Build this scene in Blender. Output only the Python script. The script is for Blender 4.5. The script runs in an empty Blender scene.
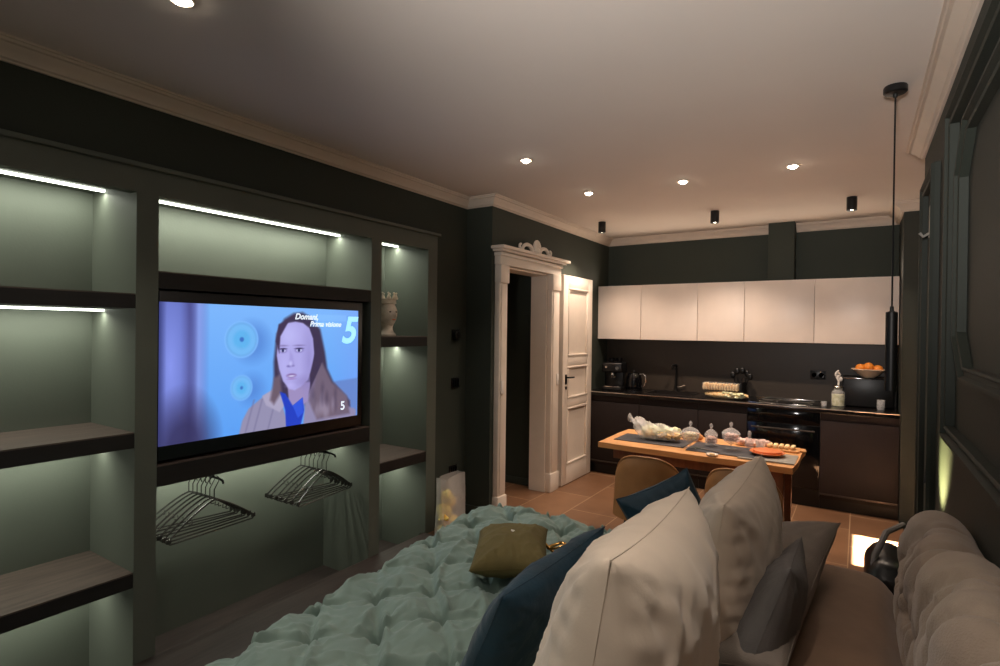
import bpy, bmesh, math, random
import numpy as np
from mathutils import Vector, Matrix, noise
random.seed(7)
S = bpy.context.scene
COL = S.collection
PI = math.pi
# ------------------------------------------------------------------ camera
cam = bpy.data.cameras.new('camera'); camo = bpy.data.objects.new('camera', cam); COL.objects.link(camo)
cam.sensor_width = 36; cam.sensor_fit = 'HORIZONTAL'; cam.lens = 36*552.3/1000; cam.clip_start = .02
def cam_matrix(yaw, pit, rol, loc):
    a, b, c = [math.radians(v) for v in (yaw, pit, rol)]
    f = Vector((-math.sin(a)*math.cos(b), math.cos(a)*math.cos(b), math.sin(b)))
    rt = Vector((math.cos(a), math.sin(a), 0)); up = rt.cross(f)
    r = rt*math.cos(c)+up*math.sin(c); u = -rt*math.sin(c)+up*math.cos(c)
    m = Matrix((r, u, -f)).transposed().to_4x4(); m.translation = loc
    return m
camo.matrix_world = cam_matrix(33.05, -.33, .72, (0, 0, 1.561))
S.camera = camo
# ------------------------------------------------------------------ world, exposure, lights
w = bpy.data.worlds.new('world'); S.world = w; w.use_nodes = True
w.node_tree.nodes['Background'].inputs[0].default_value = (1.0, .90, .82, 1)
w.node_tree.nodes['Background'].inputs[1].default_value = .07
S.view_settings.view_transform = 'Standard'; S.view_settings.look = 'None'
S.view_settings.gamma = 1; S.view_settings.use_curve_mapping = False
S.view_settings.exposure = 0.15
WARM = (1.0, .79, .63); NEUT = (1.0, .89, .78); LEDC = (.97, 1.0, .84)
def light(name, kind, loc, energy, col, rot=(0,0,0), **k):
    l = bpy.data.lights.new(name, kind); l.energy = energy; l.color = col
    for a, v in k.items(): setattr(l, a, v)
    o = bpy.data.objects.new(name, l); COL.objects.link(o); o.location = loc; o.rotation_euler = rot
    return o
def aim(o, to):
    d = Vector(to)-o.location; o.rotation_euler = d.to_track_quat('-Z', 'Y').to_euler()
# downlights recessed in the ceiling (position, energy); the last is added, out of view, to brighten the cushions
CEIL = 2.65
RECESSED = [(-1.80,3.045,85,NEUT), (-1.80,4.02,60,WARM), (-1.08,4.053,140,WARM), (-.376,4.034,130,WARM), (-1.905,.96,75,NEUT), (-.30,.10,135,NEUT)]
for i, (x, y, e, c) in enumerate(RECESSED):
    light('downlight_lamp', 'SPOT', (x, y, CEIL-.012), e, c, spot_size=math.radians(105), spot_blend=.9, shadow_soft_size=.03)
SURFACE = [(-2.168,5.174), (-1.10,5.197), (-.064,5.194)]
for i, (x, y) in enumerate(SURFACE):
    light('ceiling_spot_lamp', 'SPOT', (x, y, CEIL-.125), (60, 75, 48)[i], WARM, spot_size=math.radians((120, 120, 100)[i]), spot_blend=.8, shadow_soft_size=.025)
# pendant tube lamp over the sofa end
light('pendant_lamp_light', 'SPOT', (.118,2.97,1.30), 3, WARM, spot_size=math.radians(70), spot_blend=.6, shadow_soft_size=.015)
# warm fill light added above the wall cabinets to brighten the kitchen ceiling
l = light('ceiling_fill_far', 'AREA', (-1.12, 6.0, 2.11), 7, (1,.80,.62), shape='RECTANGLE', size=2.6, size_y=.2, spread=math.radians(160)); aim(l, (-1.12, 4.4, 2.75))
# fill light added behind the camera, aimed up to brighten the near ceiling
l = light('ceiling_fill_near', 'SPOT', (-.10,-.75,1.75), 400, (1,.94,.90), spot_size=math.radians(74), spot_blend=1, shadow_soft_size=.10); aim(l, (-.25,2.1,2.95))
# assumed daylight, no window: narrow area light added in recess for the floor patch
patchl = light('assumed_daylight', 'AREA', (.9,4.78,2.3), 60, (1,.95,.80), shape='RECTANGLE', size=.66, size_y=.56, spread=math.radians(1.2))
aim(patchl, (.28,4.78,0))
# assumed light, no lamp, added by the sofa's far end for a wall glow
gl = light('assumed_wall_glow', 'SPOT', (.06,3.10,.74), 70, (1,.95,.40), spot_size=math.radians(52), spot_blend=1, shadow_soft_size=.02)
aim(gl, (.302,2.96,1.0))
# led strips of the shelving niches: (x, y0, y1, z, energy)
XB = -3.2; XS = -2.744; XLED = -3.06
LEDS = [(-.1,1.19,2.204,7.0),(-.1,1.19,1.630,6.0),(-.1,1.19,.997,5.0),(-.1,1.19,.362,5.0),
        (1.295,2.625,2.204,8.0),(1.295,2.625,.797,6.0),
        (2.73,3.205,2.204,3.2),(2.73,3.205,1.425,3.0),(2.73,3.205,.552,2.6)]
LEDK = .72
for y0, y1, z, e in LEDS:
    l = light('led_strip_light', 'AREA', (XLED, (y0+y1)/2, z-.008), e*LEDK, LEDC, shape='RECTANGLE', size=.012, size_y=y1-y0-.01, rot=(0, math.radians(10), 0))
# ------------------------------------------------------------------ materials
def nt(name):
    m = bpy.data.materials.new(name); m.use_nodes = True
    return m, m.node_tree.nodes, m.node_tree.links, m.node_tree.nodes['Principled BSDF']
def mat(name, col, rough=.6, metal=0, var=.12, scale=8, bump=0, bscale=60, emit=None, es=0, trans=0, ior=1.45, alpha=1, sheen=0, coat=0, spec=None, stretch=None, col2=None):
    m, N, L, B = nt(name)
    tc = N.new('ShaderNodeTexCoord'); mp = N.new('ShaderNodeMapping'); L.new(tc.outputs['Object'], mp.inputs[0])
    if stretch: mp.inputs['Scale'].default_value = stretch
    nz = N.new('ShaderNodeTexNoise'); nz.inputs['Scale'].default_value = scale; nz.inputs['Detail'].default_value = 4; L.new(mp.outputs[0], nz.inputs[0])
    cr = N.new('ShaderNodeValToRGB'); L.new(nz.outputs[0], cr.inputs[0])
    a = [max(0, c*(1-var)) for c in col]; b = [min(1, c*(1+var)) for c in (col2 or col)]
    cr.color_ramp.elements[0].position = .3; cr.color_ramp.elements[1].position = .7
    cr.color_ramp.elements[0].color = (*a, 1); cr.color_ramp.elements[1].color = (*b, 1)
    L.new(cr.outputs[0], B.inputs['Base Color'])
    B.inputs['Roughness'].default_value = rough; B.inputs['Metallic'].default_value = metal
    B.inputs['Transmission Weight'].default_value = trans; B.inputs['IOR'].default_value = ior; B.inputs['Alpha'].default_value = alpha
    B.inputs['Sheen Weight'].default_value = sheen; B.inputs['Coat Weight'].default_value = coat
    if spec is not None: B.inputs['Specular IOR Level'].default_value = spec
    if bump:
        n2 = N.new('ShaderNodeTexNoise'); n2.inputs['Scale'].default_value = bscale; n2.inputs['Detail'].default_value = 3; L.new(mp.outputs[0], n2.inputs[0])
        bp = N.new('ShaderNodeBump'); bp.inputs['Strength'].default_value = bump; bp.inputs['Distance'].default_value = .01; L.new(n2.outputs[0], bp.inputs['Height']); L.new(bp.outputs[0], B.inputs['Normal'])
    if emit: B.inputs['Emission Color'].default_value = (*emit, 1); B.inputs['Emission Strength'].default_value = es
    return m
def srgb(r, g, b):
    f = lambda c: (c/255/12.92) if c/255 <= .04045 else ((c/255+.055)/1.055)**2.4
    return (f(r), f(g), f(b))
M = {}
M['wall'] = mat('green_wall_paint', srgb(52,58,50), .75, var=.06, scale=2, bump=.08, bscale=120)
M['wallr'] = mat('green_wall_darker', srgb(40,45,38), .7, var=.06, scale=2, bump=.08, bscale=120)  # darker tone of the wall green for right wall, mouldings and pillar
M['unit'] = mat('green_unit_paint', srgb(92,97,88), .6, var=.05, scale=3, bump=.05, bscale=90)
M['ceil'] = mat('ceiling_paint', srgb(224,214,204), .85, var=.03, scale=1.2, bump=.04, bscale=40)
M['cornice'] = mat('cornice_plaster', srgb(214,200,184), .6, var=.03)
M['white'] = mat('cream_lacquer', srgb(226,214,200), .42, var=.03)
M['cab'] = mat('cream_cabinet_front', srgb(240,226,214), .35, var=.02)
M['dark'] = mat('dark_brown_front', srgb(38,31,30), .6, var=.1, scale=3, spec=.25)
M['splash'] = mat('dark_splashback', srgb(60,52,44), .45, var=.08, scale=2)
M['top'] = mat('black_worktop', srgb(24,22,22), .16, var=.2, scale=30)
M['black'] = mat('black_plastic', srgb(16,16,17), .32, var=.1)
M['blackm'] = mat('black_matt_metal', srgb(20,19,18), .45, metal=.3, var=.1)
M['blackgl'] = mat('black_gloss', srgb(10,10,12), .08, var=.1)
M['chrome'] = mat('chrome', srgb(220,215,210), .12, metal=1, var=.03)
M['steel'] = mat('dark_steel', srgb(90,84,80), .28, metal=.9, var=.05)
M['dwood'] = mat('dark_oak_shelf', srgb(84,72,66), .55, var=.28, scale=5, stretch=(9,.8,9), bump=.1, bscale=25)
M['shade_wood'] = mat('shaded_board_wood', srgb(56,47,44), .6, var=.25, scale=5, stretch=(9,.8,9), bump=.1, bscale=25)  # shelf wood darkened: shade on the low boards put into the colour
M['shedge'] = mat('dark_shelf_edge', srgb(30,28,27), .6, var=.15, scale=5, stretch=(1,.8,9))
M['twood'] = mat('oak_table_wood', srgb(206,148,90), .45, var=.2, scale=4, stretch=(.8,8,8), bump=.08, bscale=20)
M['lwood'] = mat('table_leg_wood', srgb(120,74,44), .5, var=.2, scale=4, stretch=(8,8,.8))
M['tan'] = mat('tan_leatherette', srgb(168,118,72), .5, var=.08, scale=12, bump=.1, bscale=200)
M['beige'] = mat('beige_linen', srgb(208,192,174), .85, var=.04, scale=14, bump=.05, bscale=300, sheen=.2)
M['beige2'] = mat('greige_linen', srgb(206,189,170), .85, var=.04, scale=14, bump=.05, bscale=300, sheen=.2)
M['taupe'] = mat('taupe_chenille', srgb(168,152,136), .9, var=.08, scale=20, bump=.25, bscale=260, sheen=.3)
M['grey'] = mat('grey_taupe_fabric', srgb(132,121,112), .9, var=.08, scale=10, bump=.2, bscale=300)
M['charcoal'] = mat('charcoal_fabric', srgb(104,100,98), .9, var=.08, scale=10, bump=.2, bscale=300)
M['brown'] = mat('brown_sofa_fabric', srgb(132,106,86), .85, var=.08, scale=16, bump=.2, bscale=350, sheen=.2)
M['teal'] = mat('teal_velvet', srgb(10,50,68), .6, var=.25, scale=7, bump=.12, bscale=60, sheen=.12)
M['duvet'] = mat('sage_duvet_cotton', srgb(118,138,130), .8, var=.06, scale=5, bump=.1, bscale=220, sheen=.15)
M['olive'] = mat('olive_canvas', srgb(104,92,52), .8, var=.12, scale=10, bump=.2, bscale=200)
M['glass'] = mat('clear_glass', (.95,.95,.95), .04, var=0, alpha=.26, spec=1.0)
M['film'] = mat('clear_plastic_film', (.95,.95,.95), .12, var=0, alpha=.14, bump=.5, bscale=30)
M['wfilm'] = mat('white_plastic_film', (.9,.88,.85), .25, var=.1, alpha=.34, bump=.6, bscale=26)
M['slate'] = mat('slate_placemat', srgb(48,48,54), .6, var=.15, scale=20, bump=.1)
M['bread'] = mat('toast_bread', srgb(236,186,122), .8, var=.12, scale=30, bump=.4, bscale=60, col2=srgb(250,222,176))
M['crust'] = mat('pastry_crust', srgb(206,138,80), .7, var=.2, scale=20, bump=.4, bscale=50)
M['lettuce'] = mat('pale_green_filling', srgb(214,216,150), .7, var=.25, scale=30, col2=srgb(240,230,200))
M['orange'] = mat('orange_peel', srgb(232,140,50), .45, var=.08, bump=.15, bscale=200)
M['yellow'] = mat('yellow_contents', srgb(240,178,50), .5, var=.25, scale=20, col2=srgb(250,225,140))
M['candy'] = mat('wrapped_sweets', srgb(226,180,96), .4, var=.35, scale=60, col2=srgb(240,225,190))
M['pink'] = mat('pink_sugar', srgb(226,188,176), .5, var=.2, scale=50)
M['terra'] = mat('orange_ceramic', srgb(222,120,62), .35, var=.08)
M['bowlm'] = mat('cream_ceramic_bowl', srgb(222,196,168), .35, var=.05)
M['ceram'] = mat('painted_ceramic', srgb(212,196,174), .25, var=.25, scale=14, coat=.5, col2=srgb(232,220,204))
M['dceram'] = mat('dark_painted_ceramic', srgb(60,52,44), .25, var=.3, scale=30, coat=.5)
M['gold'] = mat('gold_metal', srgb(220,170,96), .25, metal=1, var=.05)
M['led'] = mat('led_diffuser', (1,1,1), .5, var=0, emit=(.95,1,.86), es=5)
M['lamp'] = mat('lit_lamp_lens', (1,1,1), .5, var=0, emit=(1,.88,.7), es=40)
M['grey_pl'] = mat('grey_plastic', srgb(150,146,138), .4, var=.05)
M['whitec'] = mat('white_porcelain', srgb(232,226,218), .25, var=.03)
def tile_floor():
    m, N, L, B = nt('terracotta_floor_tile')
    tc = N.new('ShaderNodeTexCoord'); mp = N.new('ShaderNodeMapping'); L.new(tc.outputs['Object'], mp.inputs[0])
    mp.inputs['Rotation'].default_value = (0,0,PI/2); mp.inputs['Location'].default_value = (.30,.045,0)
    bk = N.new('ShaderNodeTexBrick'); L.new(mp.outputs[0], bk.inputs[0])
    bk.inputs['Scale'].default_value = 1; bk.inputs['Brick Width'].default_value = .82; bk.inputs['Row Height'].default_value = .41
    bk.inputs['Mortar Size'].default_value = .0035; bk.inputs['Mortar Smooth'].default_value = .1; bk.offset = .5
    bk.inputs['Color1'].default_value = (*srgb(122,88,64),1); bk.inputs['Color2'].default_value = (*srgb(138,102,74),1); bk.inputs['Mortar'].default_value = (*srgb(186,156,124),1)
    nz = N.new('ShaderNodeTexNoise'); nz.inputs['Scale'].default_value = 3; nz.inputs['Detail'].default_value = 6; L.new(mp.outputs[0], nz.inputs[0])
    mx = N.new('ShaderNodeMixRGB'); mx.blend_type = 'MULTIPLY'; mx.inputs[0].default_value = .5; L.new(bk.outputs[0], mx.inputs[1])
    cr = N.new('ShaderNodeValToRGB'); cr.color_ramp.elements[0].color = (.5,.45,.4,1); cr.color_ramp.elements[1].color = (1,1,1,1); cr.color_ramp.elements[0].position=.3; cr.color_ramp.elements[1].position=.65
    L.new(nz.outputs[0], cr.inputs[0]); L.new(cr.outputs[0], mx.inputs[2]); L.new(mx.outputs[0], B.inputs['Base Color'])
    B.inputs['Roughness'].default_value = .42
    return m
M['floor'] = tile_floor()
# ------------------------------------------------------------------ helpers
class MB:
    def __init__(s): s.bm = bmesh.new()
    def box(s, x0, x1, y0, y1, z0, z1, bev=0, seg=2, mi=0):
        r = bmesh.ops.create_cube(s.bm, size=1)
        vs = r['verts']
        for v in vs: v.co = Vector(((x0+x1)/2+v.co.x*(x1-x0), (y0+y1)/2+v.co.y*(y1-y0), (z0+z1)/2+v.co.z*(z1-z0)))
        if bev:
            es = list({e for v in vs for e in v.link_edges})
            bmesh.ops.bevel(s.bm, geom=es, offset=bev, segments=seg, profile=.5, affect='EDGES')
        return s
    def lathe(s, prof, c=(0,0,0), n=28, mtx=None, sx=1, sy=1):
        rings = []
        for r, z in prof:
            ring = []
            for i in range(n):
                a = 2*PI*i/n; p = Vector((c[0]+r*math.cos(a)*sx, c[1]+r*math.sin(a)*sy, c[2]+z))
                if mtx: p = mtx @ p
                ring.append(s.bm.verts.new(p))
            rings.append(ring)
        for a, b in zip(rings, rings[1:]):
            for i in range(n): s.bm.faces.new((a[i], a[(i+1)%n], b[(i+1)%n], b[i]))
        if prof[0][0] > 1e-5: s.bm.faces.new(list(reversed(rings[0])))
        if prof[-1][0] > 1e-5: s.bm.faces.new(rings[-1])
        return s
    def tube(s, pts, r, n=8, closed=False):
        pts = [Vector(p) for p in pts]; rings = []; m = len(pts)
        up = None
        for i, p in enumerate(pts):
            if closed: t = pts[(i+1)%m]-pts[i-1]
            else: t = pts[min(i+1,m-1)]-pts[max(i-1,0)]
            t.normalize()
            if up is None: up = Vector((0,0,1)) if abs(t.z) < .9 else Vector((1,0,0))
            x = t.cross(up).normalized(); up2 = x.cross(t).normalized(); up = up2
            rr = r[i] if isinstance(r, (list,tuple)) else r
            rings.append([s.bm.verts.new(p+(x*math.cos(2*PI*k/n)+up2*math.sin(2*PI*k/n))*rr) for k in range(n)])
        for i in range(m if closed else m-1):
            a, b = rings[i], rings[(i+1)%m]
            for k in range(n): s.bm.faces.new((a[k], a[(k+1)%n], b[(k+1)%n], b[k]))
        if not closed: s.bm.faces.new(list(reversed(rings[0]))); s.bm.faces.new(rings[-1])
        return s
    def prism(s, poly, axis, a, b):      # poly = 2d list; axis 'x','y','z' extruded from a to b
        def P(p, t):
            return {'x': (t,p[0],p[1]), 'y': (p[0],t,p[1]), 'z': (p[0],p[1],t)}[axis]
        A = [s.bm.verts.new(P(p,a)) for p in poly]; Bv = [s.bm.verts.new(P(p,b)) for p in poly]; n = len(poly)
        s.bm.faces.new(A); s.bm.faces.new(list(reversed(Bv)))
        for i in range(n): s.bm.faces.new((A[i], Bv[i], Bv[(i+1)%n], A[(i+1)%n]))
        return s
    def sphere(s, c, r, sx=1, sy=1, sz=1, seg=20, jit=0, sd=0):
        g = bmesh.ops.create_uvsphere(s.bm, u_segments=seg, v_segments=max(6,seg*2//3), radius=1)
        for v in g['verts']:
            k = 1+(noise.noise(v.co*2.2+Vector((sd,sd*2,0)))*jit if jit else 0)
            v.co = Vector((c[0]+v.co.x*r*sx*k, c[1]+v.co.y*r*sy*k, c[2]+v.co.z*r*sz*k))
        return s
    def grid(s, f, nu, nv):
        V = [[s.bm.verts.new(f(i/nu, j/nv)) for j in range(nv+1)] for i in range(nu+1)]
        for i in range(nu):
            for j in range(nv): s.bm.faces.new((V[i][j], V[i+1][j], V[i+1][j+1], V[i][j+1]))
        return V
    def build(s, name, m, parent=None, smooth=None, loc=None, rot=None):
        bmesh.ops.recalc_face_normals(s.bm, faces=s.bm.faces)
        me = bpy.data.meshes.new(name); s.bm.to_mesh(me); s.bm.free()
        me.materials.append(m)
        if smooth is None: smooth = 35
        if smooth:
            me.polygons.foreach_set('use_smooth', [True]*len(me.polygons))
            try: me.set_sharp_from_angle(angle=math.radians(smooth))
            except Exception: pass
        o = bpy.data.objects.new(name, me); COL.objects.link(o)
        if parent: o.parent = parent
        if loc: o.location = loc
        if rot: o.rotation_euler = rot
        return o
def tag(o, label, cat, group=None):
    o['label'] = label; o['category'] = cat
    if group: o['group'] = group
    return o
def thing(name, label, cat, loc=(0,0,0), rz=0, group=None):
    o = bpy.data.objects.new(name, None); COL.objects.link(o); o.empty_display_size = .05
    o.location = loc; o.rotation_euler = (0,0,rz)
    return tag(o, label, cat, group)
def struct(name, mb, m, parent=None, smooth=None):
    o = mb.build(name, m, parent, smooth)
    if parent is None: o['kind'] = 'structure'
    return o
def copy_tree(o, parent=None):
    c = o.copy(); COL.objects.link(c); c.parent = parent
    for ch in list(o.children): copy_tree(ch, c)
    return c
# ------------------------------------------------------------------ room shell
XL, XD, XR = -2.784, -2.529, .302
YJ, YF, YE, YP = 3.751, 6.254, 3.98, 5.62
Y0 = -1.3
struct('floor', MB().box(XS, 1.9, Y0, 6.4, -.1, 0).box(-3.9, XS, 3.33, 6.4, -.1, 0), M['floor'])
struct('ceiling', MB().box(-3.9, 1.9, Y0, 6.4, CEIL, CEIL+.1), M['ceil'])
struct('wall_left', MB().box(-3.4, XL, Y0, YJ, 2.295, CEIL).box(-3.4, XL, 3.317, YJ, 0, 2.295).box(-3.4, XL, Y0, -.2, 0, 2.295), M['wall'])
struct('wall_doorway', MB().box(-2.95, XD, YJ, 3.92, 0, CEIL).box(-2.70, XD, 3.92, 4.72, 2.10, CEIL).box(-2.70, XD, 4.72, 6.3, 0, CEIL), M['wall'])
struct('wall_corridor', MB().box(-3.9, -2.70, 4.80, 4.9, 0, CEIL).box(-3.9, -3.8, 3.7, 4.8, 0, CEIL).box(-3.9,-2.95,3.68,3.75,0,CEIL), M['wall'])
struct('baseboard_corridor', MB().box(-3.8, -2.71, 4.785, 4.80, 0, .07, .003), M['wall'])
struct('wall_far', MB().box(XD, 1.9, YF, YF+.1, 0, CEIL), M['wall'])
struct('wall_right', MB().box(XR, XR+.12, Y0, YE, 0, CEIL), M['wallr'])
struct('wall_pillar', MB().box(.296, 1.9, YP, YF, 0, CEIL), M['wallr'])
struct('wall_recess', MB().box(1.8, 1.9, 3.9, YP, 0, CEIL).box(XR+.12, 1.8, 3.86, YE-.02, 0, CEIL), M['wall'])
# cornice: profile swept along the walls
PROF = [(0,-.077),(.010,-.077),(.014,-.070),(.026,-.066),(.030,-.056),(.042,-.042),(.056,-.030),(.062,-.022),(.074,-.019),(.078,-.010),(.086,-.008),(.086,0),(0,0)]
def cornice(name, path, side):       # path of 2d points, side = +1 room on the left of travel
    mb = MB(); rings = []; n = len(path)
    P = [Vector(p) for p in path]
    for i in range(n):
        dirs = []
        if i > 0: dirs.append((P[i]-P[i-1]).normalized())
        if i < n-1: dirs.append((P[i+1]-P[i]).normalized())
        ns = [Vector((-d.y, d.x))*side for d in dirs]
        if len(ns) == 2:
            b = (ns[0]+ns[1]); b = b/(b.dot(ns[0]))
        else: b = ns[0]
        rings.append([mb.bm.verts.new((P[i].x+b.x*o, P[i].y+b.y*o, CEIL+z)) for o, z in PROF])
    m = len(PROF)
    for a, b in zip(rings, rings[1:]):
        for k in range(m): mb.bm.faces.new((a[k], a[(k+1)%m], b[(k+1)%m], b[k]))
    mb.bm.faces.new(rings[0]); mb.bm.faces.new(list(reversed(rings[-1])))
    return struct(name, mb, M['cornice'], smooth=20)
cornice('trim_1', [(XL,Y0),(XL,YJ),(XD,YJ),(XD,YF),(.296,YF),(.296,YP),(1.8,YP)], -1)
cornice('trim_2', [(XR,Y0),(XR,YE),(1.8,YE)], 1)
struct('baseboard_doorway', MB().box(XD, XD+.015, 4.91, 4.94, 0, .1), M['wall'])
struct('baseboard_left', MB().box(XL, XL+.016, 3.33, YJ, 0, .09, .003).box(XL+.016,XD,YJ-.016,YJ,0,.09,.003), M['wall'])
# picture-frame mouldings of the right wall
def frame_mold(name, poly, wd=.045, dp=.03, y_off=0):
    mb = MB(); n = len(poly); P = [Vector(p) for p in poly]; rings = []
    prof = [(0,0),(0,dp*.6),(.006,dp),(.016,dp),(.022,dp*.55),(wd-.014,dp*.5),(wd-.008,dp*.8),(wd,dp*.7),(wd,0)]
    for i in range(n):
        d0 = (P[i]-P[i-1]).normalized(); d1 = (P[(i+1)%n]-P[i]).normalized()
        n0 = Vector((-d0.y,d0.x)); n1 = Vector((-d1.y,d1.x)); b = n0+n1; b = b/b.dot(n0)
        rings.append([mb.bm.verts.new((XR-h, P[i].x+b.x*o, P[i].y+b.y*o)) for o, h in prof])
    m = len(prof)
    for i in range(n):
        a, b = rings[i], rings[(i+1)%n]
        for k in range(m-1): mb.bm.faces.new((a[k], a[k+1], b[k+1], b[k]))
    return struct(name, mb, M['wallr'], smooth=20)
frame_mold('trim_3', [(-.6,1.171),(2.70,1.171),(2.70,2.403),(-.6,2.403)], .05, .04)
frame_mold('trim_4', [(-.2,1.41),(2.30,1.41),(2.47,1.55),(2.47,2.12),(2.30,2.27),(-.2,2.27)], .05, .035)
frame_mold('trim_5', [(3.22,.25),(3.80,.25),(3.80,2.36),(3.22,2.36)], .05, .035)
# ------------------------------------------------------------------ doorcase and panelled door
dc = MB()
def fluted(y0, y1):
    dc.box(XD, XD+.05, y0, y1, 0, 2.10, .004)
    dc.box(XD, XD+.062, y0-.008, y1+.008, 0, .18, .006)
    dc.box(XD+.05, XD+.058, y0+.02, y1-.02, .2, 1.93, .003)
    dc.box(XD, XD+.066, y0-.006, y1+.006, 1.95, 2.10, .006)
fluted(3.80,3.92); fluted(4.72,4.88)
dc.box(-2.70, XD, 4.70, 4.72, 0, 2.10); dc.box(-2.70, XD, 3.92, 3.935, 0, 2.10); dc.box(-2.70, XD, 3.935, 4.70, 2.085, 2.10)
dc.box(XD, XD+.06, 3.79, 4.89, 2.10, 2.19, .004)
dc.box(XD, XD+.075, 3.78, 4.90, 2.17, 2.20, .006)
dc.box(XD, XD+.10, 3.76, 4.93, 2.205, 2.225, .005)
dc.box(XD, XD+.13, 3.73, 4.96, 2.222, 2.25, .008)
trim = struct('trim_7', dc, M['white'])
orn = MB()
def scroll(s):
    pts = []
    for k in range(22):
        t = k/21; a = -PI*.1+t*PI*1.15
        pts.append((XD+.07, 4.36+s*(.07+.1*(1-math.cos(a))/1.2), 2.262+.052*math.sin(a)))
    orn.tube(pts, [.018-.006*abs(k/21-.3) for k in range(22)], 8)
    pts = []
    for k in range(16):
        t = k/15; a = t*PI*1.6+PI; rr = .034*(1-t*.55)
        pts.append((XD+.07, 4.36+s*(.265+rr*math.cos(a)), 2.29+rr*math.sin(a)))
    orn.tube(pts, [.013-.004*k/15 for k in range(16)], 8)
scroll(1); scroll(-1)
for k in range(7):
    a = -1.2+k*.4
    orn.sphere((XD+.07+.01, 4.36+.045*math.sin(a), 2.30+.04*math.cos(a)), .024, .7, .7, 1.5, 12)
orn.sphere((XD+.075,4.36,2.275), .038, .8, 1.3, .9, 14)
orn.build('ornament', M['white'], trim)
for y in (3.80, 4.795):
    MB().box(XD+.058, XD+.068, y-.02+.035, y+.02+.035, 1.03, 1.14, .004).build('switch_plate', M['whitec'], trim)
dr = MB()
DY0, DY1, DH = 4.95, 5.655, 2.12
dx = XD+.012
dr.box(dx, dx+.03, DY0, DY1, .006, DH)
def rail(y0,y1,z0,z1): dr.box(dx+.03, dx+.048, y0, y1, z0, z1, .004)
rail(DY0,DY0+.11,.006,DH); rail(DY1-.11,DY1,.006,DH)
for z0, z1 in ((.006,.2),(.78,.87),(1.20,1.30),(2.0,DH)): rail(DY0+.11,DY1-.11,z0,z1)
for z0, z1 in ((.2,.78),(.87,1.20),(1.30,2.0)):
    for y0,y1,a,b in ((DY0+.11,DY1-.11,z0,z0+.022),(DY0+.11,DY1-.11,z1-.022,z1),(DY0+.11,DY0+.132,z0+.022,z1-.022),(DY1-.132,DY1-.11,z0+.022,z1-.022)):
        dr.box(dx+.03, dx+.054, y0, y1, a, b, .007)
door = struct('door_1', dr, M['white'])
h = MB().box(dx+.048, dx+.056, 5.0, 5.035, 1.02, 1.12, .003)
h.tube([(dx+.05,5.018,1.09),(dx+.085,5.018,1.09),(dx+.092,5.03,1.09),(dx+.092,5.12,1.088)], .008, 8)
h.build('door_handle', M['blackm'], door)
MB().lathe([(.0,0),(.016,0),(.016,.008),(0,.008)], mtx=Matrix.Translation((dx+.048,5.018,.985))@Matrix.Rotation(PI/2,4,'Y')).build('keyhole_plate', M['blackm'], door)
# ------------------------------------------------------------------ shelving unit
Y_L, YA, YB, YC, YD_, YG, YH = -.15, 1.195, 1.29, 2.63, 2.725, 3.21, 3.317
ZN = 2.212; ZH = 2.165
un = thing('shelving_unit', 'green built-in wall unit with lit niches around the television', 'shelving', (XB,0,0))
ux = lambda x: x-XB
ff = MB()
ff.box(ux(-2.80), ux(XS), YA, YB, -.14, ZH); ff.box(ux(-2.80), ux(XS), YC, YD_, -.14, ZH); ff.box(ux(-2.80), ux(XS), YG, YH, 0, ZH)
ff.box(ux(-2.80), ux(XS), Y_L-.05, YH, ZH, 2.275)
ff.build('front_frame', M['unit'], un)
MB().box(ux(-2.784), ux(XS)+.022, Y_L-.05, YH+.02, 2.275, 2.297, .004).build('top_moulding', M['unit'], un)
for y0, y1 in ((Y_L-.05,Y_L),(YA,YB),(YC,YD_),(YG,YG+.06)):
    MB().box(0, ux(-2.80), y0, y1, -.14, ZN).build('side_panel', M['unit'], un)
MB().box(-.03, 0, Y_L-.05, YG+.06, -.16, ZN+.02).build('back_panel', M['unit'], un)
MB().box(0, ux(-2.80), Y_L, YG, ZN, ZN+.02).build('top_panel', M['unit'], un)
MB().box(0, ux(XS), Y_L, YG, -.16, -.14).build('bottom_board', M['shade_wood'], un)
def shelf(y0, y1, zt, zb, led=True):
    MB().box(.001, ux(XS)-.004, y0+.001, y1-.001, zt-.006, zt).build('shelf', M['dwood'], un)
    MB().box(.001, ux(XS)-.002, y0+.001, y1-.001, zb, zt-.006).build('shelf_body', M['shedge'], un)
shelf(Y_L,YA,1.705,1.638); shelf(Y_L,YA,1.075,1.004); shelf(Y_L,YA,.437,.369)
shelf(YB,YC,1.816,1.736); shelf(YB,YC,.903,.803)
shelf(YD_,YG,1.505,1.431); shelf(YD_,YG,.634,.557)
for y0, y1, z, e in LEDS:
    MB().box(ux(XLED)-.010, ux(XLED)+.010, y0, y1, z-.004, z+.006).build('led_strip', M['led'], un)
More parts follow.
